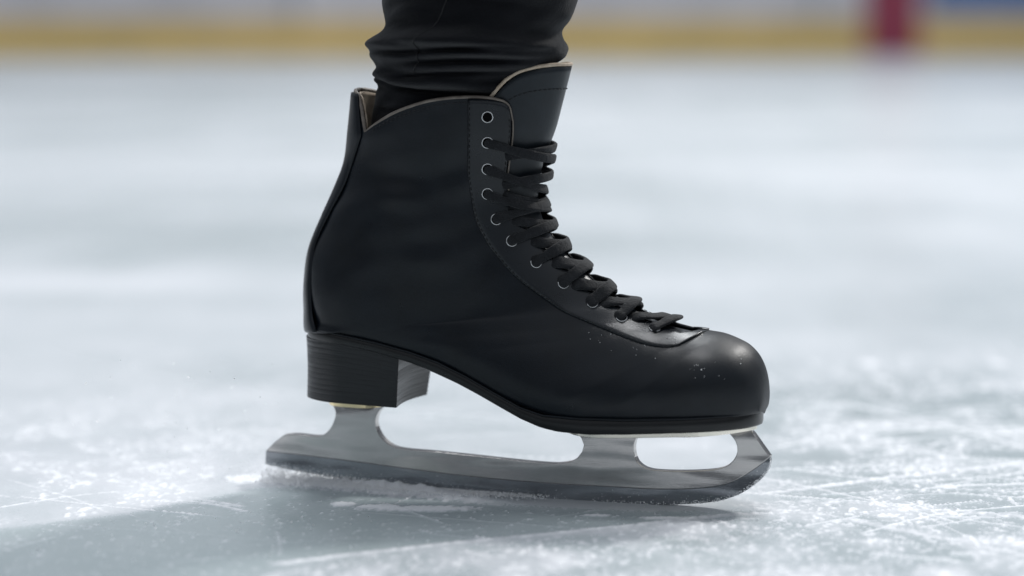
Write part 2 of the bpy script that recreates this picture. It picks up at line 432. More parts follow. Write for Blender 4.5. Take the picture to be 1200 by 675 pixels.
# ---- eyestay overlay (outer stitched line)
STAY = smooth_poly([(548, 116), (548, 160), (548, 204), (552, 233), (558, 260), (570, 284), (584, 303), (606, 327), (638, 351), (663, 367), (701, 383), (738, 398), (762, 405), (781, 407), (799, 404.5), (811, 397), (817, 388)], 90)
_st = [inv(*p) for p in STAY]
_m = []; cur = -1
for a, b_ in _st:
    if a > cur + 1e-3: _m.append((a, b_)); cur = a
_ms = np.array([a for a, _ in _m]); _mu = np.array([b for _, b in _m])
s_end = _ms[-1] if _ms[-1] < S_THROAT + 0.6 else S_THROAT + 0.5
def u_stay(s): return float(np.interp(s, _ms, _mu))
for side in (-1, 1):
    # columns follow the cuff line at the top and the eyestay edge in front
    v = []; nr, nc = 130, 14
    for i in range(nr):
        for j in range(nc):
            f = j / (nc - 1); t = i / (nr - 1)
            c_est = u_stay(1.0) / ue(1.0); c = c_est + (1 - c_est) * f
            s0 = s_top(c) + 0.012
            s = s0 + (s_end - s0) * t
            lo = min(u_stay(s), ue(s)); hi = ue(s)
            u = lo + (hi - lo) * f
            edge = min(1, min(f, 1 - f) * 10 + 0.35)
            v.append(surf(s, min(u, 0.999), side, 0.0011 * edge))
    o = mesh_obj('eyestay', v, grid_faces(nr, nc), M['leather_stay'], skate); fix_out(o, side)
    modifier(o, 'SOLIDIFY', thickness=0.0016, offset=-1)
# ---- back strip
BACK = smooth_poly([(425, 158), (416, 186), (404, 219), (387, 251), (371, 287), (366, 329), (367, 366), (371, 385)], 40)
_bk = [inv(*p) for p in BACK]; _bk.sort(); _bs = np.array([a for a, _ in _bk]); _bu = np.array([b for _, b in _bk])
v = []; nr, nc = 90, 17; s_a, s_b = s_top(0.0) + 0.03, 7.9
for i in range(nr):
    s = s_a + (s_b - s_a) * i / (nr - 1)
    ub = float(np.interp(s, _bs, _bu)) if s > _bs[0] else _bu[0] * (0.6 + 0.4 * max(0, (s - s_a) / (_bs[0] - s_a)))
    for j in range(nc):
        w = -1 + 2 * j / (nc - 1); u = abs(w) ** 1.6 * ub; side = -1 if w < 0 else 1
        e = 0.0012 if abs(w) < 0.95 else 0.0004
        p = surf0(s, max(u, 1e-5), side); n_ = normal(s, max(u, 0.01), side)
        if abs(w) < 0.3: n_ = n_ * np.array([1, abs(w) / 0.3, 1]); n_ = n_ / np.linalg.norm(n_)
        v.append(p + e * n_)
bstrip = mesh_obj('back_strip', v, grid_faces(nr, nc), M['leather'], skate)
modifier(bstrip, 'SOLIDIFY', thickness=0.0012, offset=0); modifier(bstrip, 'SMOOTH', iterations=2)
# ---- bindings: light edge of the lining along cuff
mb = MB()
for side in (-1, 1):
    pts = []
    for c in np.r_[np.linspace(0, vu_ * 1.4, 24), np.linspace(vu_ * 1.45, 1, 90)]:
        s = s_top(c) - 0.012; u = c * ue(s); pts.append(surf(max(s, 0), u, side, -0.0010 + 0.0014 * smf((c - 0.8) / 0.2)))
    for s in np.linspace(s_top(1.0), s_top(1.0) + 2.0, 30)[1:]: pts.append(surf(s, ue(s) + 0.002, side, 0.0006))
    n = len(pts); tube(mb, pts, [0.0012 if i < 100 else 0.0012 - 0.0007 * min(1, (i - 100) / 14) for i in range(n)], 8)
mb.build('cuff_binding', M['binding'], skate)
# inner collar lining seen inside the raised back tab
v = []; nr, nc = 14, 23
for i in range(nr):
    for j in range(nc):
        w = -1 + 2 * j / (nc - 1); side = -1 if w < 0 else 1; c = abs(w) ** 1.5 * vu_ * 1.0
        s = s_top(c) + 0.02 + (0.9) * i / (nr - 1); v.append(surf(s, c * ue(s) + 1e-4, side, -0.0036))
o = mesh_obj('collar_lining', v, grid_faces(nr, nc), M['lining'], skate); modifier(o, 'SOLIDIFY', thickness=0.0012, offset=0)

# ---- stitching
def stitch_line(pts_su, off, r=0.00022, L=0.0021, gap=0.0010, sides=(-1, 1)):
    for side in sides:
        q = np.array([surf(s, u, side, off) for s, u in pts_su])
        d = np.r_[0, np.cumsum(np.linalg.norm(np.diff(q, axis=0), axis=1))]
        t = 0.0
        while t + L < d[-1]:
            seg = [np.array([np.interp(t + k * L, d, q[:, a]) for a in range(3)]) for k in (0, .5, 1)]
            tube(mb, seg, [r * .6, r, r * .6], 5); t += L + gap
def inset(ul, du): return [(s, u + du) for s, u in ul]
sline = [(s, u_stay(s)) for s in np.linspace(_ms[0] + 0.05, s_end, 200)]
for sd_ in (-1, 1):
    mb = MB()
    stitch_line(inset(sline, 0.007), 0.0011, 0.00026, sides=(sd_,))
    stitch_line([(s, ue(s) - 0.013) for s in np.linspace(0.75, S_THROAT - 1.2, 160)], 0.0014, 0.0002, sides=(sd_,))
    stitch_line([(s, ue(s) - 0.024) for s in np.linspace(5.0, S_THROAT - 1.2, 120)], 0.0014, 0.0002, sides=(sd_,))
    stitch_line([(s_top(c) + 0.085, c * ue(s_top(c) + 0.085)) for c in np.linspace(vu_ * 1.5, 0.97, 120)], 0.0003, sides=(sd_,))
    stitch_line([(s_top(c) + 0.13, c * ue(s_top(c) + 0.13)) for c in np.linspace(vu_ * 1.5, 0.6, 120)], 0.0003, 0.00016, sides=(sd_,))
    mb.build('stitching', M['thread'], skate)

# ---- tongue
TBT = TB.copy()
TBT[0] = M_(672, 70); TBT[1] = M_(652, 148); TBT[2] = M_(640, 190)
TBT[3] = M_(634, 230)
TBT[3:] += 0
dWT = 0.0045
invT = make_inv(TBT, dWT)
TT = smooth_poly([(577, 113), (589, 98), (606, 86), (627, 79.5), (652, 76.3), (668, 76)], 30)
_t = [invT(*p) for p in TT]; _t.sort(key=lambda a: a[1]); _ts = np.array([a for a, _ in _t]); _tu = np.array([b for _, b in _t])
_ts = np.r_[_ts[0] + 0.55, _ts]; _tu = np.r_[_tu[0] - 0.16, _tu]
v = []; nr, nc = 120, 41; s_lo = S_THROAT + 0.35
for i in range(nr):
    t = i / (nr - 1)
    for j in range(nc):
        w = -1 + 2 * j / (nc - 1); side = -1 if w < 0 else 1
        u_top = 1 - (1 - _tu[0]) * abs(w) ** 1.25
        s0 = float(np.interp(u_top, _tu, _ts))
        s = s0 + (s_lo - s0) * t
        k = min(1, t * 2.2); wd = (1 - _tu[0]) * (1 - k) + (1 - ue(min(max(s, 1), S_THROAT - 0.6)) + 0.06) * k
        u = 1 - wd * abs(w) ** 1.25
        off = -0.0020 if s > 2 else -0.0020 * max(0, s - 1)
        p = surf(s, u, side, off, TBx=TBT, dW=dWT)
        p = p.copy(); p[1] *= 1 - 0.12 * smf((2.2 - s) / 1.5) * smf(abs(w) * 1.3)
        v.append(p)
tongue = mesh_obj('tongue', v, grid_faces(nr, nc), M['leather_tongue'], skate); fix_out(tongue, -1)
for mt in (M['leather_tongue'], M['lining']): tongue.data.materials.append(mt)
# outward test by x of the middle faces
sx = sum(p.normal.x * p.area for p in tongue.data.polygons)
if sx < 0: tongue.data.flip_normals()
modifier(tongue, 'SMOOTH', iterations=3); modifier(tongue, 'SOLIDIFY', thickness=0.0038, offset=-1, material_offset=1, material_offset_rim=0)
pts = [np.array(v[j]) for j in range(nc)]
mb = MB(); tube(mb, [p + np.array([-0.0012, 0, 0.0002]) for p in pts], 0.0011, 8); mb.build('tongue_binding', M['lining'], tongue)
mb = MB()
q = np.array([np.array(v[3 * nc + j]) for j in range(nc)]); d = np.r_[0, np.cumsum(np.linalg.norm(np.diff(q, axis=0), axis=1))]
t = 0.0
while t + .002 < d[-1]:
    a_, b_ = [np.array([np.interp(t + k * .002, d, q[:, a]) for a in range(3)]) for k in (0, 1)]
    c0 = q.mean(0); o_ = np.array([a_[0] - c0[0] + 0.01, a_[1] - c0[1], 0]); o_ /= np.linalg.norm(o_)
    tube(mb, [a_ + o_ * .0003, b_ + o_ * .0003], 0.00025, 5); t += .003
mb.build('stitching', M['thread'], tongue)

# ---- eyelets
EYE = [(571, 137), (571, 167), (571, 198), (571, 227), (581.5, 257), (599.5, 282.5), (628, 308), (660, 332.5), (694, 356), (728, 373.5), (767, 387)]
eye_su = [inv(*p) for p in EYE]
def frame(s, u, side):
    n_ = normal(s, u, side); t = surf0(min(s + .05, NS), u, side) - surf0(s, u, side); t -= n_ * (t @ n_); t /= np.linalg.norm(t)
    return n_, t, np.cross(n_, t)
for side in (-1, 1):
    for (s, u) in eye_su:
        n_, t, b_ = frame(s, u, side); c = surf(s, u, side, 0.0013)
        mbv, r1, r2 = [], 0.0031, 0.00038
        NA, NB = 28, 8
        for i in range(NA):
            a = 2 * math.pi * i / NA; d = math.cos(a) * t + math.sin(a) * b_
            for j in range(NB):
                e = 2 * math.pi * j / NB
                mbv.append(c + d * (r1 + r2 * math.cos(e)) + n_ * r2 * 1.2 * math.sin(e))
        f = [(i * NB + j, i * NB + (j + 1) % NB, ((i + 1) % NA) * NB + (j + 1) % NB, ((i + 1) % NA) * NB + j) for i in range(NA) for j in range(NB)]
        e_ = mesh_obj('eyelet', mbv, f, M['eyelet'], skate)
        hv = [c - n_ * 0.0002 + (math.cos(2 * math.pi * i / 20) * t + math.sin(2 * math.pi * i / 20) * b_) * 0.0030 for i in range(20)]
        mesh_obj('shade_disc', hv, [tuple(range(20))], M['shade_disc'], e_, False)  # black disc in place of the shaded opening

# ---- laces
def lace_sweep(mb, path, normals, width, thick):
    n = len(path); vs = []; K = 14
    for i in range(n):
        t = path[min(i + 1, n - 1)] - path[max(i - 1, 0)]; t /= np.linalg.norm(t)
        nn = normals[i] - t * (normals[i] @ t); nn /= np.linalg.norm(nn); bb = np.cross(t, nn)
        w = width[i] / 2; h = thick[i] / 2
        for k in range(K):
            a = 2 * math.pi * k / K; ca, sa = math.cos(a), math.sin(a)
            x = math.copysign(abs(ca) ** 0.75, ca) * w; y = math.copysign(abs(sa) ** 0.8, sa) * h * (1 - 0.18 * (1 - abs(ca)) )
            vs.append(path[i] + bb * x + nn * y)
    mb.add(vs, grid_faces(n, K, 0, True) + [tuple(range(K))[::-1], tuple((n - 1) * K + k for k in range(K))])
def gap_normal(s, w, uref):
    """smooth normal across the lacing gap; w is the signed distance from the centre line"""
    a = normal(s, 1 - min(abs(w), 0.6) if abs(w) > 0.03 else 0.97, -1 if w < 0 else 1)
    if abs(w) < 0.06:
        nl, nr_ = normal(s, 0.94, -1), normal(s, 0.94, 1); k = (w + 0.06) / 0.12
        a = nl * (1 - k) + nr_ * k; a /= np.linalg.norm(a)
    return a
def lace(mb, s0, u0, side0, s1, over, twist=0.0):
    """from an eyelet on one side across the gap and under the other eyestay edge"""
    n = 50; w0 = side0 * (1 - u0 + 0.0125); w1 = -side0 * (1 - ue(s1) + 0.035)
    path, nor, wd, th = [], [], [], []
    for i in range(n):
        f = i / (n - 1); ff = f
        w = w0 + (w1 - w0) * ff; s = s0 + (s1 - s0) * (ff ** 1.15)
        sd = -1 if w < 0 else 1
        # resting height over the skin
        h = 0.0025 + over * math.exp(-((f - 0.55) / 0.25) ** 2)
        if f < 0.10: h = 0.0002 + (h - 0.0002) * math.sin(f / 0.10 * math.pi / 2)
        if f > 0.88: h = h * (1 - (f - 0.88) / 0.12) - 0.0016 * (f - 0.88) / 0.12
        top = s < 2.6
        kw = dict(TBx=TBT, dW=0.0) if (top and abs(w) < 0.22) else {}
        n_ = gap_normal(s, w, 0)
        p0 = surf0(s, 1 - abs(w), sd)
        if s < 2.8:
            k = max(0, 1 - abs(w) / 0.25) ; k = k * k * (3 - 2 * k)
            p0 = p0 * (1 - k) + surf0(s, 1 - abs(w), sd, TBx=TBT) * k
        path.append(p0 + n_ * h); nor.append(n_)
        e = min(1, (0.25 + f / 0.07) ** 0.5 if f < 0.07 * 0.75 else 1.0) * (1 + 0.10 * math.exp(-(f / .10) ** 2) - 0.14 * math.exp(-((f - .25) / .1) ** 2)); wd.append((0.0056 + 0.0021 * smf((s0 - 3) / 5)) * e * (1 + 0.07 * math.sin(f * 9 + s0 * 3 + u0 * 40))); th.append(0.0030 + 0.0004 * math.sin(f * 14 + s0 * 7))
    # smooth the path and normals
    path = np.array(path); nor = np.array(nor)
    for _ in range(4):
        path[1:-1] = 0.25 * path[:-2] + 0.5 * path[1:-1] + 0.25 * path[2:]
        nor[1:-1] = 0.25 * nor[:-2] + 0.5 * nor[1:-1] + 0.25 * nor[2:]
    tw = twist * np.sin(np.linspace(0, math.pi, n))
    for i in range(n):
        t = path[min(i + 1, n - 1)] - path[max(i - 1, 0)]; t /= np.linalg.norm(t)
        bb = np.cross(t, nor[i]); nor[i] = nor[i] * math.cos(tw[i]) + bb * math.sin(tw[i])
    lace_sweep(mb, path, nor, wd, th)
mb = MB()
for i in range(1, 11):
    s, u = eye_su[i]
    def other(k):
        k = min(max(k, 1), 10); a = int(k); b_ = min(a + 1, 10); return eye_su[a][0] * (1 - (k - a)) + eye_su[b_][0] * (k - a)
    if i <= 3: t1, t2 = other(i + 1.3 + random.uniform(-.2, .3)), other(i + 0.7 + random.uniform(-.2, .3))
    else: t1, t2 = other(i - 1.0 + random.uniform(-.15, .15)), other(i - 0.9 + random.uniform(-.15, .15))
    if i >= 4: t1, t2 = other(i - 0.95), other(i - 1.0)
    if i == 10: t1 = other(10) - 0.35
    lace(mb, s, u, -1, t1, 0.0020 if (i >= 4 or i % 2) else 0.0009, random.uniform(-.4, .4))
    lace(mb, s, u, 1, t2, 0.0003 if (i >= 4 or i % 2) else 0.0022, random.uniform(-.2, .2))
lc = mb.build('lace', M['lace'], skate); modifier(lc, 'SUBSURF', levels=1, render_levels=1)

# ---- sole
XS = XH + (XT - XH) * (0.5 - 0.5 * np.cos(np.linspace(0, math.pi, 120)))
def slab(name, xh, xt, top, bot, grow, mat, n=120, parent=skate, rnd=0.0012):
    v = []; xs = xh + (xt - xh) * (0.5 - 0.5 * np.cos(np.linspace(0, math.pi, n)))
    for X in xs:
        w = plan(X, grow, xh, xt); a, b_ = top(X), bot(X)
        r = min(rnd, w * 0.5)
        for (yy, zz) in ((-w + r, a), (-w, a - r * .8), (-w - 0.0002, (a + b_) / 2), (-w, b_ + r * .8), (-w + r, b_), (w - r, b_), (w, b_ + r * .8), (w + .0002, (a + b_) / 2), (w, a - r * .8), (w - r, a)):
            v.append((X, yy, zz))
    o = mesh_obj(name, v, grid_faces(n, 10, 0, True) + [tuple(range(10)), tuple((n - 1) * 10 + k for k in range(10))[::-1]], mat, parent)
    bmx = bmesh.new(); bmx.from_mesh(o.data); bmesh.ops.recalc_face_normals(bmx, faces=bmx.faces); bmx.to_mesh(o.data); bmx.free()
    return o
X_BR_N = P(465, 478, -0.027)[0]; X_BR_F = P(499, 468, 0.025)[0]
def sole_bot(X): return zb(X)
slab('sole', XH - 0.0002, Xm(893), lambda X: zt(X) + 0.001, sole_bot, 0.0012, M['sole'])
mb = MB()   # welt seam line
for side in (-1, 1):
    pts = []
    for X in np.linspace(XH + 0.0008, Xm(892), 150):
        pts.append((X, side * (plan(X, 0.0014, XH - 0.0002, Xm(893))), zt(X) + 0.0008))
    tube(mb, pts, 0.00055, 6)
mb.build('welt', M['leather'], skate)

# ---- heel
ZHb = lambda X: float(np.interp(X, [P(366, 465, -0.01)[0], P(465, 478, -0.027)[0]], [P(368, 465, -0.012)[2], P(465, 478, -0.027)[2]]))
mb_v = []; NR, NO = 73, 60
xb_top = Xm(364.5, 395); xb_bot = Xm(364, 465)
def heel_ring(k):
    """closed outline of the heel at height fraction k (0 top, 1 bottom)"""
    xb = xb_top + (xb_bot - xb_top) * k + 0.0006 * math.sin(k * math.pi)
    wmax = 0.0325 - 0.0045 * k
    brn = P(468, 431, -0.031)[0] * (1 - k) + X_BR_N * k
    brf = P(507, 437, 0.028)[0] * (1 - k) + X_BR_F * k
    out = []
    rr = 0.030
    for side in (-1, 1):
        br = brn if side < 0 else brf
        seg = []
        for a in np.linspace(0, 1, NO // 2):
            # back arc then straight towards the breast
            if a < 0.6:
                th = a / 0.6 * math.pi / 2; x = xb + rr * (1 - math.cos(th)); y = wmax * math.sin(th) ** 0.95
            else:
                x = xb + rr + (br - xb - rr) * (a - 0.6) / 0.4; y = wmax - 0.001 * (a - .6)
            seg.append((x, side * y))
        out.append(seg)
    near, far = out
    br_pts = []
    for t in np.linspace(0, 1, 9)[1:-1]:
        x = near[-1][0] * (1 - t) + far[-1][0] * t - 0.003 * math.sin(math.pi * t); y = near[-1][1] * (1 - t) + far[-1][1] * t
        br_pts.append((x, y))
    return near + br_pts + far[::-1][:-1]
ring0 = heel_ring(0); NN = len(ring0)
for r in range(NR):
    k = r / (NR - 1); gr = 0.9955 if (r % 6 == 3 and 2 < r < NR - 3) else 1.0
    for (x, y) in heel_ring(k):
        x = 0.5 * (xb_bot + X_BR_N) + (x - 0.5 * (xb_bot + X_BR_N)) * gr; y *= gr
        z0, z1 = zb(x) + 0.0008, ZHb(x)
        mb_v.append((x, y, z0 + (z1 - z0) * k))
c0 = len(mb_v)
heel = mesh_obj('heel', mb_v, grid_faces(NR, NN, 0, True) + [tuple(range(NN))[::-1], tuple((NR - 1) * NN + i for i in range(NN))], M['heel'], skate, True)
bmx = bmesh.new(); bmx.from_mesh(heel.data); bmesh.ops.recalc_face_normals(bmx, faces=bmx.faces); bmx.to_mesh(heel.data); bmx.free()
modifier(heel, 'BEVEL', width=0.0006, segments=2, limit_method='ANGLE', angle_limit=R(40))
def sharp(o, ang=35):
    me = o.data; bmx = bmesh.new(); bmx.from_mesh(me)
    for e in bmx.edges:
        if len(e.link_faces) == 2 and e.calc_face_angle() > R(ang): e.smooth = False
    bmx.to_mesh(me); bmx.free()
sharp(heel, 50)

# ---- blade
def arc(pts, n): return [tuple(p) for p in smooth_poly(pts, n)]
DIV = [(311.5, 528.5), (360, 534), (420, 541.5), (480, 549.5), (530, 556), (578, 561), (625, 565), (669, 568), (720, 570.5), (765, 573), (804, 573), (835, 570.5), (858, 565), (879, 553), (892, 544), (902, 536)]
BOT = [(311, 544), (350, 552.5), (400, 560), (450, 567), (500, 573), (560, 580), (600, 583.5), (650, 587), (700, 590), (760, 591.5), (800, 591), (840, 587.5), (868, 578.5), (888, 565), (896.5, 556.5), (901.5, 548), (902.8, 540)]
TOPB = [(311.5, 528.5), (322, 518), (333, 509.5), (342, 508.6)] + arc([(350, 509), (368, 511), (378, 510), (385.5, 504), (391, 494), (393, 484), (390, 476), (385, 470)], 20) \
   + [(385, 455)] + [(452, 462)] + arc([(452, 475), (444, 482), (440, 492), (442, 504), (450, 516), (463, 524), (480, 527)], 20) + arc([(500, 528.5), (545, 533), (610, 540), (645, 543), (660, 542.5), (673, 539), (681, 531), (684, 521), (680, 512), (676, 507)], 26) \
   + [(676, 500), (752, 500)] + arc([(750, 509), (745, 514), (742.5, 525), (745, 538), (752, 546), (764, 550.5), (790, 552), (822, 551.5), (845, 548.5), (858, 541), (864, 529), (862, 518), (856, 510), (850, 504)], 34) \
   + [(850, 500), (880, 499)] 
pick = [(881, 506)]
for i in range(7):   # serrated toe pick
    t = i / 7; x = 882 + 20.5 * t; y = 508 + 29 * t
    pick += [(x + 1.2, y + 0.3), (x + 2.6, y + 2.2)]
def prism(name, pxs, half, mat, parent, bev=0.0004, yoff=0.0):
    q = [P(a, b_, yoff - half) for a, b_ in pxs]; n = len(q)
    v = [(p[0], yoff - half, p[2]) for p in q] + [(p[0], yoff + half, p[2]) for p in q]
    f = [tuple(range(n)), tuple(range(n, 2 * n))[::-1]] + [(i, i + n, (i + 1) % n + n, (i + 1) % n) for i in range(n)]
    o = mesh_obj(name, v, f, mat, parent, False)
    bmx = bmesh.new(); bmx.from_mesh(o.data); bmesh.ops.recalc_face_normals(bmx, faces=bmx.faces); bmx.to_mesh(o.data); bmx.free()
    modifier(o, 'BEVEL', width=bev, segments=2, limit_method='ANGLE', angle_limit=R(50))
    return o
div = arc(DIV, 60)
blade = prism('blade', TOPB + pick + div[::-1][:-1], 0.0030, M['steel'], skate, 0.0005)
bot = arc(BOT, 60)
runner = prism('runner', bot + div[::-1], 0.0022, M['edge'], blade, 0.0002)
# flared head under each plate
def flare(name, xa, xb, ztop, zlow, wtop, mat, parent, zfun=None):
    v = []; n, K = 9, 28
    for i in range(n):
        k = i / (n - 1); g = k ** 2.6
        hw = 0.0024 + (wtop - 0.0024) * g; ext = 0.0025 * g
        for j in range(K):
            a = 2 * math.pi * j / K; ca, sa = math.cos(a), math.sin(a)
            x = (xa + xb) / 2 + (abs(ca) ** 0.6) * math.copysign(1, ca) * ((xb - xa) / 2 + ext)
            y = (abs(sa) ** 0.6) * math.copysign(1, sa) * hw
            zz = (zfun(x) if zfun else ztop)
            v.append((x, y, zlow + (zz - zlow) * k if not zfun else zz - (1 - k) * (ztop - zlow)))
    mesh_obj(name, v, grid_faces(n, K, 0, True) + [tuple((n - 1) * K + k for k in range(K))], mat, parent)
def plate(name, xh, xt, zfun, thick, wfun, mat, parent, n=60):
    v = []
    for X in xh + (xt - xh) * (0.5 - 0.5 * np.cos(np.linspace(0, math.pi, n))):
        w = wfun(X, xh, xt); a = zfun(X); b_ = a - thick
        for yy, zz in ((-w, a), (-w, b_ + .0003), (-w + .0003, b_), (w - .0003, b_), (w, b_ + .0003), (w, a)): v.append((X, yy, zz))
    o = mesh_obj(name, v, grid_faces(n, 6, 0, True) + [tuple(range(6)), tuple((n - 1) * 6 + k for k in range(6))[::-1]], mat, parent)
    bmx = bmesh.new(); bmx.from_mesh(o.data); bmesh.ops.recalc_face_normals(bmx, faces=bmx.faces); bmx.to_mesh(o.data); bmx.free()
    sharp(o, 40); return o
def ell(wm): return lambda X, a, b_: max(0.0004, wm * max(0, 1 - abs((2 * X - a - b_) / (b_ - a)) ** 3.2) ** (1 / 2.2))
hp = plate('heel_plate', Xm(390, 468) + 0.001, Xm(456, 475), lambda X: ZHb(X) + 0.0004, 0.0034, ell(0.0225), M['gold'], blade)
flare('heel_post_head', Xm(394, 470), Xm(440, 475), 0, -0.007, 0.013, M['steel'], blade, zfun=lambda X: ZHb(X) - 0.0030)
tp = plate('toe_plate', Xm(668, 508), Xm(887, 505), lambda X: zb(X) + 0.0005, 0.0036, lambda X, a, b_: max(0.0004, min(plan(X, 0, XH, Xm(892)) - 0.003, 0.036) * max(0, 1 - abs((2 * X - a - b_) / (b_ - a)) ** 5) ** .5), M['plate'], blade)
flare('toe_post_head', Xm(684, 512), Xm(742, 512), 0, -0.006, 0.012, M['steel'], blade, zfun=lambda X: zb(X) - 0.003)
# screws under the plates
for X in (Xm(700, 508), Xm(760, 508), Xm(830, 508)):
    for sy in (-1, 1):
        mb = MB(); tube(mb, [(X, sy * .024, zb(X) - .0030), (X, sy * .024, zb(X) - .0040)], [0.003, 0.0024], 14); mb.build('screw', M['steel'], tp)

# ------------------------------------------------------------------ crystals
OCT = np.array([(1, 0, 0), (-1, 0, 0), (0, 1, 0), (0, -1, 0), (0, 0, 1), (0, 0, -1)], float)
OF = np.array([(0, 2, 4), (2, 1, 4), (1, 3, 4), (3, 0, 4), (2, 0, 5), (1, 2, 5), (3, 1, 5), (0, 3, 5)])
HEX = np.array([(math.cos(a), math.sin(a), 0.16 * math.sin(2 * a + 1)) for a in np.arange(6) * math.pi / 3]); HF = np.array([(0, 1, 2), (0, 2, 3), (0, 3, 4), (0, 4, 5)])
def grains(name, pos, size, mat, parent=None, squash=0.8, flake=False):
    OCT, OF = (HEX, HF) if flake else (globals()['OCT'], globals()['OF']); KV = len(OCT)
    n = len(pos); pos = np.asarray(pos); size = np.asarray(size)
    sc = size[:, None, None] * rng.uniform(0.55, 1.25, (n, 1, 3)); v = OCT[None] * sc
    a = rng.uniform(0, 6.28, n); b_ = rng.uniform(0, 3.1, n)
    ca, sa = np.cos(a)[:, None], np.sin(a)[:, None]; cb, sb = np.cos(b_)[:, None], np.sin(b_)[:, None]
    x, y, z = v[..., 0], v[..., 1], v[..., 2]
    x, z = x * cb - z * sb, x * sb + z * cb; x, y = x * ca - y * sa, x * sa + y * ca
    v = np.stack([x, y, z * squash], -1) + pos[:, None, :]
    f = (OF[None] + KV * np.arange(n)[:, None, None]).reshape(-1, 3); v = v.reshape(-1, 3)
    me = bpy.data.meshes.new(name); me.vertices.add(len(v)); me.vertices.foreach_set('co', v.ravel())
    me.loops.add(f.size); me.loops.foreach_set('vertex_index', f.ravel().astype(np.int32))
    me.polygons.add(len(f)); me.polygons.foreach_set('loop_start', np.arange(0, f.size, 3, dtype=np.int32))
    me.polygons.foreach_set('loop_total', np.full(len(f), 3, dtype=np.int32)); me.update(calc_edges=True); me.validate()
    me.materials.append(mat); o = bpy.data.objects.new(name, me); col.objects.link(o)
    if parent: o.parent = parent
    return o
# frost thrown on the blade
bq = np.array([P(a, b_, -0.0019) for a, b_ in smooth_poly(BOT, 300)])
pos, siz = [], []
for _ in range(3600):
    f = rng.random(); i = int(f * 299); p = bq[i].copy()
    dens = 0.35 + 0.65 * (math.sin(f * 40) * .5 + .5) * (math.sin(f * 13 + 1) * .5 + .5)
    if rng.random() > dens: continue
    hgt = rng.exponential(0.0018); 
    if hgt > 0.010: continue
    p[2] += hgt; p[1] = -0.0019 - rng.uniform(0, .0002); pos.append(p); siz.append(rng.uniform(0.00022, 0.0006) * (1.3 if hgt < .002 else 0.8))
o = grains('frost', pos, siz, M['snow'], runner); tag(o, 'ice crystals clinging to the lower edge', kind='stuff')
# flecks on the toe leather
pos, siz = [], []
for cx, cy, sx_, sy_, n in ((760, 415, 24, 6, 7), (700, 400, 16, 6, 8), (822, 432, 10, 6, 8), (840, 436, 14, 7, 5), (870, 428, 6, 8, 3)):
    for _ in range(n):
        s, u = inv(cx + rng.normal() * sx_, cy + rng.normal() * sy_)
        pos.append(surf(s, u, -1, 0.0001)); siz.append(rng.uniform(0.00012, 0.0004) * (1 if rng.random() > .15 else 1.4))
o = grains('snow_flecks', pos, siz, M['snow'], skate); tag(o, 'tiny flecks of snow on the toe leather', kind='stuff')

# ------------------------------------------------------------------ trouser leg
person = bpy.data.objects.new('person', None); col.objects.link(person); person.matrix_world = SK
tag(person, 'lower leg of a skater in bunched black trousers tucked into the boot', 'person')
Lp = [(455, -700), (450, -500), (448, -300), (450, -120), (453, -30), (455, 10), (457, 28), (452, 38), (439, 48), (437.5, 55), (441, 66), (447, 78), (443.5, 88), (443.5, 95), (446, 101), (441, 121), (438, 141), (436, 165), (432, 200)]
Rp = [(760, -700), (745, -500), (715, -300), (690, -120), (676, -30), (671, 6), (667, 20), (656, 34), (655, 42), (659, 54), (656, 66), (645, 76), (634, 84), (624, 92), (618, 100), (612, 121), (610, 141), (606, 165), (600, 200)]
nz, na = 150, 128; v = []
Lq = np.array([crom(Lp, s) for s in np.linspace(0, len(Lp) - 1, 400)]); Rq = np.array([crom(Rp, s) for s in np.linspace(0, len(Rp) - 1, 400)])
ys = np.r_[np.linspace(-700, -40, 30), np.linspace(-36, 200, nz - 30)]
lx = np.interp(ys, Lq[:, 1], Lq[:, 0]); rx = np.interp(ys, Rq[:, 1], Rq[:, 0])
lx2 = np.interp(ys, [a[1] for a in Lp if True], [a[0] for a in Lp])
def fold(th, py):
    """bunched cloth: soft tilted rolls that run round the leg"""
    d = 0.0
    for (y0, tilt, ph, wd, amp, th0, span) in FOLDS:
        yc = y0 + tilt * math.sin(th + ph) + 5 * math.sin(2 * th + ph * 1.7) + 3 * math.sin(3 * th + ph)
        e = math.exp(-(((th - th0 + math.pi) % (2 * math.pi) - math.pi) / span) ** 2)
        t = (py - yc) / wd
        d += 1.7 * amp * e * (math.exp(-t * t) - 0.8 * math.exp(-((t - 1.35) / 0.4) ** 2))
    return d
FOLDS = [(50, 8, 0.4, 10, 4.6, -1.9, 1.6), (60, -8, 2.0, 9, 4.0, -0.9, 1.1), (88, 10, 2.4, 7, 3.4, -2.2, 1.3), (76, 6, 4.0, 6, 2.6, -1.2, .9), (38, 8, 2.2, 7, 2.6, -0.7, .8), (100, 6, 1.2, 7, 2.4, -1.4, 1.2), (112, 9, 3.0, 6, 2.0, -2.0, .9),
         (55, 10, 1.5, 9, 4.5, 1.2, 1.6), (85, -7, 0.5, 8, 3.6, 1.9, 1.3), (20, 16, 2.6, 12, 1.8, -1.5, .9), (-10, 20, 0.6, 18, 2.0, -1.1, .8), (-40, 20, 2.6, 20, 2.5, 1.5, 1.2), (-150, 30, 2.6, 40, 3, -1.5, 1.4), (5, 14, 4.6, 9, 1.2, -2.3, .6)]
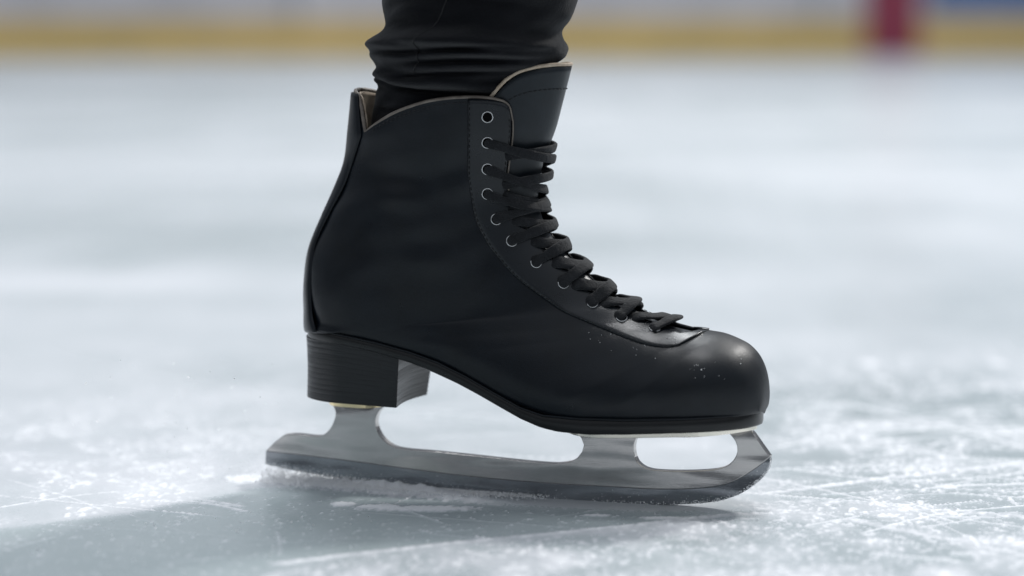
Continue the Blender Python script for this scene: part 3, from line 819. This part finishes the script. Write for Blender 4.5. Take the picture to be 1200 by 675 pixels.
for i, py in enumerate(ys):
    a = P(lx[i], py, 0); b_ = P(rx[i], py, 0); cx = (a[0] + b_[0]) / 2; hx = (b_[0] - a[0]) / 2
    hy = hx * (0.92 if py < 60 else 0.92 - 0.36 * min(1, (py - 60) / 60)); z = (a[2] + b_[2]) / 2
    for j in range(na):
        th = 2 * math.pi * j / na; k = fold(th, py) * mm * min(1, abs(math.sin(th)) * 1.1 + .05)
        if py > 125: k *= 0.2
        rm = math.sin(th * 2.3 + py * .045 + 1.1 * math.sin(th * 3 + py * .03)) * math.sin(py * .16 + 2.2 * math.sin(th * 1.7 + .8) + .6 * math.sin(th * 5))
        k += 0.0022 * (max(0, rm) ** 0.7 - 0.6 * max(0, -rm)) * (0.25 if py > 95 or py < -100 else 1) * min(1, abs(math.sin(th)) + 0.15)
        n4 = 0.0006 * math.sin(th * 9 + py * 0.11) * math.sin(py * .07 + th * 3)
        v.append((cx + (hx + k * .6 + n4) * math.cos(th), (hy + k * 1.25 + n4) * math.sin(th), z))
n = len(ys)
leg = mesh_obj('trouser_leg', v, grid_faces(n, na, 0, True) + [tuple(range(na))], M['cloth'], person)
tag(leg, 'black trouser leg bunched above the boot')
bmx = bmesh.new(); bmx.from_mesh(leg.data); bmesh.ops.recalc_face_normals(bmx, faces=bmx.faces); bmx.to_mesh(leg.data); bmx.free()
# seam down the outside of the leg
mb = MB(); pts = []
for i, py in enumerate(ys):
    if py > 84: break
    th = -1.62 - 0.22 * max(0, py) / 80; j = int(round((th % (2 * math.pi)) / (2 * math.pi) * na)) % na
    p0, p1 = np.array(v[i * na + j]), np.array(v[i * na + (j + 1) % na]); q_ = ((th % (2 * math.pi)) / (2 * math.pi) * na) - j
    p = p0 + (p1 - p0) * q_; pts.append(p + np.array([0, -0.00005, 0]))
tube(mb, pts, 0.0004, 6); mb.build('seam', M['thread'], leg)

# ------------------------------------------------------------------ ice
def axis(lo, hi, step, far_lo, far_hi):
    a = list(np.arange(lo, hi, step)); st = step; x = hi
    out = []
    while x < far_hi: out.append(x); st *= 1.12; x += st
    out.append(far_hi)
    neg = []; st = step; x = lo - step
    while x > far_lo: neg.append(x); st *= 1.12; x -= st
    neg.append(far_lo)
    return np.array(neg[::-1] + a + out)
gx = axis(-0.36, 0.40, 0.0010, -20, 20); gy = axis(-0.235, 0.36, 0.0016, -5, 13.5)
Xg, Yg = np.meshgrid(gx, gy)
def vnoise(x, y, seed):
    xi = np.floor(x).astype(np.int64); yi = np.floor(y).astype(np.int64); xf = x - xi; yf = y - yi
    def h(a, b_):
        n = (a * 374761393 + b_ * 668265263 + seed * 1442695041) & 0xffffffff
        n = ((n ^ (n >> 13)) * 1274126177) & 0xffffffff
        return ((n ^ (n >> 16)) & 0xffff) / 65535.0
    u = xf * xf * (3 - 2 * xf); w = yf * yf * (3 - 2 * yf)
    return (h(xi, yi) * (1 - u) + h(xi + 1, yi) * u) * (1 - w) + (h(xi, yi + 1) * (1 - u) + h(xi + 1, yi + 1) * u) * w
def fbm(x, y, seed, o=4, g=0.5):
    r = 0; a = 1; t = 0
    for k in range(o): r = r + a * vnoise(x * 2 ** k, y * 2 ** k, seed + k * 17); t += a; a *= g
    return r / t
def dist_poly(pts, X, Y):
    """distance and side-free arc position to a polyline on the ice"""
    best = np.full(X.shape, 1e9); 
    for (ax, ay), (bx, by) in zip(pts[:-1], pts[1:]):
        dx, dy = bx - ax, by - ay; L = dx * dx + dy * dy + 1e-12
        t = np.clip(((X - ax) * dx + (Y - ay) * dy) / L, 0, 1)
        d = np.hypot(X - ax - t * dx, Y - ay - t * dy); best = np.minimum(best, d)
    return best
def sstep(a, b_, x): t = np.clip((x - a) / (b_ - a), 0, 1); return t * t * (3 - 2 * t)
def in_poly(pts, X, Y):
    c = np.zeros(X.shape, bool); n = len(pts)
    for i in range(n):
        x1, y1 = pts[i]; x2, y2 = pts[(i + 1) % n]
        cond = ((y1 > Y) != (y2 > Y)); 
        with np.errstate(divide='ignore', invalid='ignore'): xx = (x2 - x1) * (Y - y1) / (y2 - y1 + 1e-15) + x1
        c ^= cond & (X < xx)
    return c
def region(px, X, Y, soft):
    w = [G(*p) for p in px]; ins = in_poly(w, X, Y); d = dist_poly(w + [w[0]], X, Y)
    sd = np.where(ins, d, -d); return sd
def frost_at(X, Y):
    """how much loose snow lies on the ice (0 wet clear ice or painted shadow, 1 packed snow)"""
    n1 = fbm(X * 40, Y * 22, 3); n2 = fbm(X * 330, Y * 170, 11, 3, 0.7); n3 = fbm(X * 9, Y * 5, 23)
    near_ = sstep(0.9, 0.3, np.hypot(X, Y))
    n4 = fbm(X * 1.1 + 3, Y * 3.4, 41, 3)
    f = 0.40 + (0.14 + 0.16 * near_) * (n3 - 0.5) + (0.06 + 0.12 * near_) * (n1 - 0.5) + 0.42 * (n4 - 0.5) * (1 - near_)
    near = np.exp(-np.maximum(0, np.abs(Y) - 0.15) / 0.3)
    # broad snowy field round the skate, right side and left side
    right = sstep(0.10, 0.22, X) * sstep(0.55, 0.15, np.abs(Y - 0.08))
    f = f + right * (-0.10 + 0.50 * sstep(0.54, 0.72, n2) * sstep(0.42, 0.62, n1 + 0.08) + 0.35 * (n1 - 0.5))
    left = sstep(-0.12, -0.2, X) * sstep(-0.13, -0.05, Y) * sstep(0.5, 0.2, Y)
    f = f + left * (0.04 + 0.45 * sstep(0.54, 0.72, n2) * sstep(0.42, 0.62, n1 + 0.06))
    f = f + 0.14 * np.exp(-((X + 0.21) / 0.09) ** 2 - ((Y - 0.10) / 0.09) ** 2)  # whiter ice painted here to stand in for the spray's haze
    # smooth wet ice in front and left; its dark tone also paints the shadow
    sd = region([(-400, 690), (-200, 640), (0, 618), (80, 609), (150, 600), (230, 585), (300, 571), (360, 569), (440, 575), (560, 587), (650, 594), (760, 598), (880, 598), (840, 604), (740, 612), (640, 622), (540, 632), (430, 644), (350, 655), (300, 672), (260, 700), (200, 900), (-600, 900)], X, Y, 0)
    sd = sd + 0.010 * (n2 - 0.5) + 0.012 * (n1 - 0.5)
    clear = sstep(-0.012, 0.010, sd)
    f = f * (1 - clear) + clear * (0.0 + 0.2 * np.clip(n3 - 0.5, 0, 1) + 0.45 * np.clip(n1 - 0.55, 0, 1) + 0.35 * sstep(0.66, 0.76, n2))
    # snow left of it in the foreground
    sd2 = region([(300, 680), (350, 655), (430, 645), (540, 633), (640, 623), (740, 613), (860, 600), (960, 600), (1300, 640), (1400, 760), (200, 760)], X, Y, 0)
    low = sstep(-0.004, 0.014, sd2 + 0.02 * (n1 - 0.5)); f = f * (1 - low) + low * (0.38 + 0.7 * (n1 - 0.5) + 0.35 * sstep(0.55, 0.72, n2))
    # snow ridge edge
    rd = dist_poly([G(*p) for p in smooth_poly([(330, 657), (430, 645), (540, 633), (640, 623), (740, 613), (860, 600), (960, 598)], 20)], X, Y)
    f = np.maximum(f, np.exp(-(rd / 0.006) ** 2) * (0.55 + 0.9 * (n2 - 0.4)))
    # under the blade
    bd = dist_poly([G(*p) for p in smooth_poly([(290, 559), (330, 561), (400, 567), (480, 574), (560, 582), (640, 588)], 20)], X, Y)
    f = np.maximum(f, sstep(0.022, 0.006, bd + 0.016 * (n2 - 0.5) + 0.01 * (n1 - 0.5)) * 0.95 * sstep(0.05, -0.08, X))
    for (cx, cy, rx_, ry_) in ((402, 588, 17, 3.2), (495, 593, 75, 3.6), (445, 591, 30, 3), (780, 604, 30, 2), (700, 601, 20, 1.5)):
        c = G(cx, cy); rx2 = rx_ / 2000; ry2 = abs(G(cx, cy + ry_)[1] - c[1])
        f = np.maximum(f, sstep(1.3, 0.5, np.hypot((X - c[0]) / rx2, (Y - c[1]) / ry2) + 0.9 * (n2 - 0.5)) * 0.8)
    # packed snow trails leaving the toe
    for pts, wd, am in (([(880, 592), (960, 600), (1060, 618), (1200, 648), (1400, 690)], 0.009, 0.55), ([(870, 590), (960, 585), (1060, 592), (1200, 603), (1400, 620)], 0.011, 0.55),
                        ([(900, 575), (980, 565), (1080, 553), (1200, 540), (1400, 522)], 0.007, 0.7), ([(1085, 570), (1140, 566), (1210, 564.5), (1400, 562)], 0.0022, 0.95),
                        ([(940, 505), (1040, 515), (1120, 532), (1200, 545)], 0.008, 0.5), ([(0, 546), (90, 560), (170, 572), (280, 590)], 0.004, 0.6), ([(-50, 575), (60, 583), (160, 588)], 0.006, 0.5),
                        ([(200, 582), (250, 588), (285, 596)], 0.003, 0.6), ([(905, 522), (1010, 506), (1120, 500), (1230, 503)], 0.0024, 0.85), ([(930, 548), (1040, 560), (1160, 556), (1260, 540)], 0.0016, 0.85),
                        ([(980, 470), (1080, 490), (1200, 522)], 0.003, 0.8), ([(1010, 622), (1100, 600), (1220, 588)], 0.0016, 0.8), ([(1060, 585), (1120, 604), (1200, 615)], 0.0013, 0.8), ([(0, 592), (100, 577), (210, 570)], 0.0016, 0.8),
                        ([(10, 560), (80, 580), (125, 598)], 0.0013, 0.8), ([(60, 606), (150, 585), (270, 590)], 0.0012, 0.7), ([(-60, 540), (60, 545), (200, 562)], 0.006, 0.4)):
        dd = dist_poly([G(*p) for p in smooth_poly(pts, 14)], X, Y)
        f = np.maximum(f, np.exp(-(dd / wd) ** 2) * (am + 0.9 * (n2 - 0.5)))
    return np.clip(f, 0, 1)
fr = frost_at(Xg, Yg)
# fine cuts left by earlier skates
cuts = np.zeros_like(fr); cr = np.random.default_rng(21)
sel = (np.abs(Xg) < 0.5) & (Yg > -0.26) & (Yg < 0.8)
for k in range(420):
    cx, cy = cr.uniform(-0.42, 0.46), cr.uniform(-0.2, 0.6)
    if cx < 0.1 and cr.random() < 0.5: cx = cr.uniform(0.15, 0.45)
    L = cr.uniform(0.02, 0.10) if cr.random() < .7 else cr.uniform(0.1, 0.35); a = cr.uniform(-0.7, 0.7) if cr.random() < .8 else cr.uniform(0, 3.1); c_ = cr.uniform(-1.6, 1.6)
    t = np.linspace(-.5, .5, 7) * L; an = a + c_ * t
    pts = np.stack([cx + np.cumsum(np.cos(an)) * L / 7, cy + np.cumsum(np.sin(an)) * L / 7], 1)
    x0, x1, y0, y1 = pts[:, 0].min() - .01, pts[:, 0].max() + .01, pts[:, 1].min() - .01, pts[:, 1].max() + .01
    ix = (gx > x0) & (gx < x1); iy = (gy > y0) & (gy < y1)
    if not ix.any() or not iy.any(): continue
    sub = np.ix_(iy, ix); dd = dist_poly(pts, Xg[sub], Yg[sub]); wd = cr.uniform(0.0006, 0.0013)
    cuts[sub] = np.maximum(cuts[sub], np.exp(-(dd / wd) ** 2) * cr.uniform(0.3, 0.95))
clear_ = (fr < 0.12); cuts *= np.where(clear_, 0.5, 1.0)
fr2 = np.clip(np.maximum(fr, cuts * 0.95), 0, 1)
near = sstep(0.8, 0.3, np.hypot(Xg, Yg))
Zg = near * (fr2 ** 1.5 * 0.0011 * (0.3 + fbm(Xg * 260, Yg * 180, 5, 3)) + 0.0004 * cuts - 0.0016)
Zg = np.where(near > 0, Zg, 0.0)
# low ridge of scraped snow right under the blade's tail
bd = dist_poly([G(*p) for p in smooth_poly([(292, 556), (330, 559), (400, 566), (480, 573), (560, 582), (640, 588)], 20)], Xg, Yg)
xk = sstep(-0.17, -0.13, Xg) * sstep(0.03, -0.08, Xg)
Zg = Zg + xk * 0.0042 * np.exp(-(bd / 0.009) ** 2) * (0.5 + 1.0 * fbm(Xg * 220, Yg * 160, 9, 3))
v = np.stack([Xg, Yg, Zg], -1).reshape(-1, 3); nr, nc = Xg.shape
ii = np.arange(nr * nc).reshape(nr, nc)
f = np.stack([ii[:-1, :-1], ii[:-1, 1:], ii[1:, 1:], ii[1:, :-1]], -1).reshape(-1, 4)
me = bpy.data.meshes.new('ice'); me.vertices.add(len(v)); me.vertices.foreach_set('co', v.ravel())
me.loops.add(f.size); me.loops.foreach_set('vertex_index', f.ravel().astype(np.int32))
me.polygons.add(len(f)); me.polygons.foreach_set('loop_start', np.arange(0, f.size, 4, dtype=np.int32)); me.polygons.foreach_set('loop_total', np.full(len(f), 4, dtype=np.int32))
me.update(calc_edges=True); me.polygons.foreach_set('use_smooth', np.ones(len(f), bool))
at = me.attributes.new('frost', 'FLOAT', 'POINT'); at.data.foreach_set('value', fr2.ravel().astype(np.float32))
ice = bpy.data.objects.new('ice', me); col.objects.link(ice); tag(ice, kind='structure')
m, nt, b = new_mat('rink_ice'); L = nt.links
at = node(nt, 'ShaderNodeAttribute'); at.attribute_name = 'frost'
fine = noise(nt, 1.0, 5, 0.65, coords(nt, (900, 520, 900))); broad = noise(nt, 1.0, 3, 0.5, coords(nt, (0.9, 2.2, 1)))
mid = noise(nt, 1.0, 4, 0.6, coords(nt, (5, 9, 1)))
def math_(op, a, c, clamp=False):
    n = node(nt, 'ShaderNodeMath'); n.operation = op; n.use_clamp = clamp
    for i, q in enumerate((a, c)):
        if hasattr(q, 'links'): L.new(q, n.inputs[i])
        else: n.inputs[i].default_value = q
    return n.outputs[0]
k = math_('ADD', at.outputs['Fac'], math_('MULTIPLY', math_('SUBTRACT', fine.outputs['Fac'], 0.5), 0.40))
k = math_('ADD', k, math_('MULTIPLY', math_('SUBTRACT', broad.outputs['Fac'], 0.5), 0.22), True)
colr = ramp(nt, k, [(0.0, (0.40, 0.47, 0.485)), (0.3, (0.49, 0.545, 0.57)), (0.55, (0.64, 0.665, 0.70)), (0.85, (0.84, 0.86, 0.885))])
L.new(colr, b.inputs['Base Color'])
L.new(ramp(nt, k, [(0.0, 0.07), (0.25, 0.2), (0.5, 0.38), (0.8, 0.65)]), b.inputs['Roughness'])
b.inputs['IOR'].default_value = 1.31; b.inputs['Specular IOR Level'].default_value = 0.5
p = bump(nt, b, k, 0.4, 0.0007)
M['ice'] = m; me.materials.append(m)

# loose crumbs of snow on the ice
def lookup(x, y):
    i = np.clip(np.searchsorted(gy, y), 1, len(gy) - 1); j = np.clip(np.searchsorted(gx, x), 1, len(gx) - 1)
    return fr[i, j], Zg[i, j]
N = 260000
x = rng.uniform(-0.40, 0.46, N); y = -0.235 + 0.75 * rng.random(N) ** 1.25
fv, zv = lookup(x, y); nn = fbm(x * 120, y * 70, 31, 3)
pr = np.clip((fv - 0.35) * 1.4, 0, 1) ** 1.6 * np.clip((nn - 0.42) * 5, 0, 1) * (0.35 + 0.65 * (x > 0.12) + 0.3 * (x < -0.15))
keep = rng.random(N) < pr * 0.55
x, y, zv = x[keep], y[keep], zv[keep]; sz = 0.00014 + rng.exponential(0.00016, len(x)); sz = np.minimum(sz, 0.0011)
# a few in the clear patch
n2 = 260; cpx = rng.uniform(0, 1200, n2); cpy = rng.uniform(598, 674, n2); gg = np.array([G(a, c) for a, c in zip(cpx, cpy)])
x = np.r_[x, gg[:, 0]]; y = np.r_[y, gg[:, 1]]; zv = np.r_[zv, np.full(n2, -0.0014)]; sz = np.r_[sz, rng.uniform(0.0002, 0.0009, n2)]
n3_ = 110; cpx = rng.uniform(0, 1000, n3_); cpy = rng.uniform(606, 676, n3_); gg = np.array([G(a, c) for a, c in zip(cpx, cpy)])
x = np.r_[x, gg[:, 0]]; y = np.r_[y, gg[:, 1]]; zv = np.r_[zv, np.full(n3_, -0.0010)]; sz = np.r_[sz, rng.uniform(0.0005, 0.0013, n3_)]
crumbs = grains('snow_crumbs', np.stack([x, y, zv + sz * 0.55], 1), sz, M['flake'], flake=True); tag(crumbs, 'loose white crumbs of scraped snow scattered over the ice', 'snow', kind='stuff')
# ragged fringe of snow standing along the blade's edge
pos, siz = [], []
for _ in range(16000):
    f_ = rng.random() ** 0.8; i = int(f_ * 0.56 * 299); p = bq[i].copy()
    if rng.random() < f_ ** 2.5: continue
    p[1] = rng.normal() * 0.007 - 0.005; zc = p[2]; hh = rng.random() ** 1.4 * (zc + 0.0010) * (0.75 + 0.35 * math.sin(i * 0.9) * math.sin(i * .37)) * math.exp(-(p[1] / 0.010) ** 2) + 0.0015
    w = to_world(np.array([p[0], p[1], max(hh, 0) - 0.0005])); pos.append(w); siz.append(rng.uniform(0.0002, 0.0007))
fringe = grains('snow_ridge', pos, siz, M['snow']); tag(fringe, 'low ragged ridge of scraped snow lying under the tail of the blade', 'snow', kind='stuff')
# spray hanging in the air behind the blade
pos, siz = [], []
tail = to_world(P(330, 552, 0))
for _ in range(9000):
    r = rng.exponential(0.075); a = rng.normal() * 0.5 + 0.35
    dx, dy = -math.cos(a) * r, math.sin(a) * r * 0.9
    z = abs(rng.normal()) * (0.003 + 0.13 * r)
    pos.append((tail[0] + dx, tail[1] + dy, z)); siz.append(rng.uniform(0.00008, 0.0002) + 0.0003 * (rng.random() < .06))
for _ in range(110):
    q = ray(rng.uniform(60, 330), rng.uniform(420, 520)); t = rng.uniform(1.55, 1.8) / q[1]; w = CAM + t * q
    pos.append(tuple(w)); siz.append(rng.uniform(0.0003, 0.0009))
spray = grains('snow_spray', pos, siz, M['flake'], squash=1.0, flake=True); tag(spray, 'fine white snow spray flying up behind the tail of the blade', 'snow', kind='stuff')

m = bpy.data.materials.new('fine_snow_mist'); m.use_nodes = True; nt = m.node_tree; nt.nodes.remove(nt.nodes['Principled BSDF'])
vp = nt.nodes.new('ShaderNodeVolumePrincipled'); vp.inputs['Color'].default_value = (0.97, 0.98, 1, 1); vp.inputs['Density'].default_value = 2.2; vp.inputs['Anisotropy'].default_value = 0.45
nt.links.new(vp.outputs[0], nt.nodes['Material Output'].inputs['Volume'])
mb = MB()
def puff(cx, cy, cz, rx, ry, rz):
    v = []; nr, nc = 18, 32
    for i in range(nr):
        a = math.pi * (i + .5) / nr
        for j in range(nc):
            b_ = 2 * math.pi * j / nc; q = 1 + 0.12 * math.sin(3 * b_ + cx * 40 + 2 * a) + 0.08 * math.sin(5 * a + b_)
            v.append((cx + rx * q * math.sin(a) * math.cos(b_), cy + ry * q * math.sin(a) * math.sin(b_), max(cz + rz * q * math.cos(a), 0.0022)))
    mb.add(v, grid_faces(nr, nc, 0, True) + [tuple(range(nc))[::-1], tuple((nr - 1) * nc + k for k in range(nc))])
puff(tail[0] - 0.15, tail[1] + 0.09, 0.022, 0.17, 0.09, 0.045)
mist = mb.build('snow_mist', m)
bmx = bmesh.new(); bmx.from_mesh(mist.data); bmesh.ops.remove_doubles(bmx, verts=bmx.verts, dist=1e-6); bmesh.ops.recalc_face_normals(bmx, faces=bmx.faces)
if bmx.calc_volume(signed=True) < 0: bmesh.ops.reverse_faces(bmx, faces=bmx.faces)
bmx.to_mesh(mist.data); bmx.free()
scn.cycles.volume_bounces = 2; scn.cycles.transparent_max_bounces = 24
tag(mist, 'thin white mist of powdered snow drifting behind the tail of the blade', 'snow', kind='stuff')

# ------------------------------------------------------------------ boards round the rink
YB = 11.0
def box(name, x0, x1, y0, y1, z0, z1, mat, parent, bev=0.004):
    v = [(x, y, z) for x in (x0, x1) for y in (y0, y1) for z in (z0, z1)]
    f = [(0, 1, 3, 2), (4, 6, 7, 5), (0, 4, 5, 1), (2, 3, 7, 6), (0, 2, 6, 4), (1, 5, 7, 3)]
    o = mesh_obj(name, v, f, mat, parent, False); modifier(o, 'BEVEL', width=bev, segments=2); return o
def plain(name, c, rough, var=0.12):
    m, nt, b = new_mat(name); n = noise(nt, 3, 4, 0.6, coords(nt))
    nt.links.new(ramp(nt, n.outputs['Fac'], [(0.3, tuple(x * (1 - var) for x in c)), (0.7, tuple(min(1, x * (1 + var)) for x in c))]), b.inputs['Base Color'])
    b.inputs['Roughness'].default_value = rough; return m
boards = bpy.data.objects.new('rink_boards', None); col.objects.link(boards); boards.location = (0, YB, 0)
tag(boards, 'white rink boards with a yellow kick plate along the far side of the ice', 'rink boards')
Mw = plain('board_white', (0.53, 0.52, 0.55), 0.35); My = plain('kick_yellow', (0.62, 0.43, 0.12), 0.4)
Mr = plain('board_red', (0.26, 0.035, 0.07), 0.4); Mb = plain('board_blue', (0.05, 0.13, 0.32), 0.4); Mc = plain('cap_rail', (0.3, 0.32, 0.36), 0.4)
box('panel', -14, 14, 0, 0.06, 0.0, 1.07, Mw, boards)
box('kick_plate', -14, 14, -0.016, -0.001, 0.004, 0.155, My, boards)
box('cap_rail', -14, 14, -0.04, 0.12, 1.073, 1.11, Mc, boards)
for xx in np.arange(-13, 14, 2.4): box('joint_strip', xx - .02, xx + .02, -0.006, -0.001, 0.16, 1.06, Mc, boards, 0.001)
kx = (D + YB) / F
box('red_stripe', (1012 - 600) * kx, (1074 - 600) * kx, -0.030, -0.018, 0.006, 1.06, Mr, boards)
box('blue_banner', (1085 - 600) * kx, (1085 - 600) * kx + 3.0, -0.012, -0.001, 0.215, 0.95, Mb, boards)

# ------------------------------------------------------------------ light
w = bpy.data.worlds.new('World'); scn.world = w; w.use_nodes = True
bg = w.node_tree.nodes['Background']; wt = w.node_tree
tc = wt.nodes.new('ShaderNodeTexCoord'); sx_ = wt.nodes.new('ShaderNodeSeparateXYZ'); wt.links.new(tc.outputs['Generated'], sx_.inputs[0])
cr_ = wt.nodes.new('ShaderNodeValToRGB'); wt.links.new(sx_.outputs['Z'], cr_.inputs['Fac'])
e = cr_.color_ramp.elements; e[0].position = 0.0; e[0].color = (0.06, 0.072, 0.088, 1); e[1].position = 0.75; e[1].color = (0.53, 0.565, 0.62, 1)
wt.links.new(cr_.outputs['Color'], bg.inputs['Color']); bg.inputs['Strength'].default_value = 1.0
def area(name, loc, target, size, power, colr):
    l = bpy.data.lights.new(name, 'AREA'); l.shape = 'DISK'; l.size = size; l.energy = power; l.color = colr
    o = bpy.data.objects.new(name, l); col.objects.link(o); o.location = loc
    o.rotation_euler = (Vector(target) - Vector(loc)).to_track_quat('-Z', 'Y').to_euler(); return o
# a bank of hall lamps high up, behind and to the right
area('hall_lamp', (4.5, 4.6, 5.4), (0, 0, 0), 1.1, 425, (1.0, 0.98, 0.95))
area('hall_lamp', (0.3, 0.7, 6.4), (0, 0, 0), 1.7, 150, (0.97, 0.98, 1.0))
area('hall_lamp', (0.5, 6.5, 7.5), (0, 4, 0), 3.0, 250, (0.95, 0.98, 1.0))

scn.view_settings.view_transform = 'Standard'; scn.view_settings.look = 'None'
scn.view_settings.exposure = 0; scn.view_settings.gamma = 1
scn.render.engine = 'CYCLES'
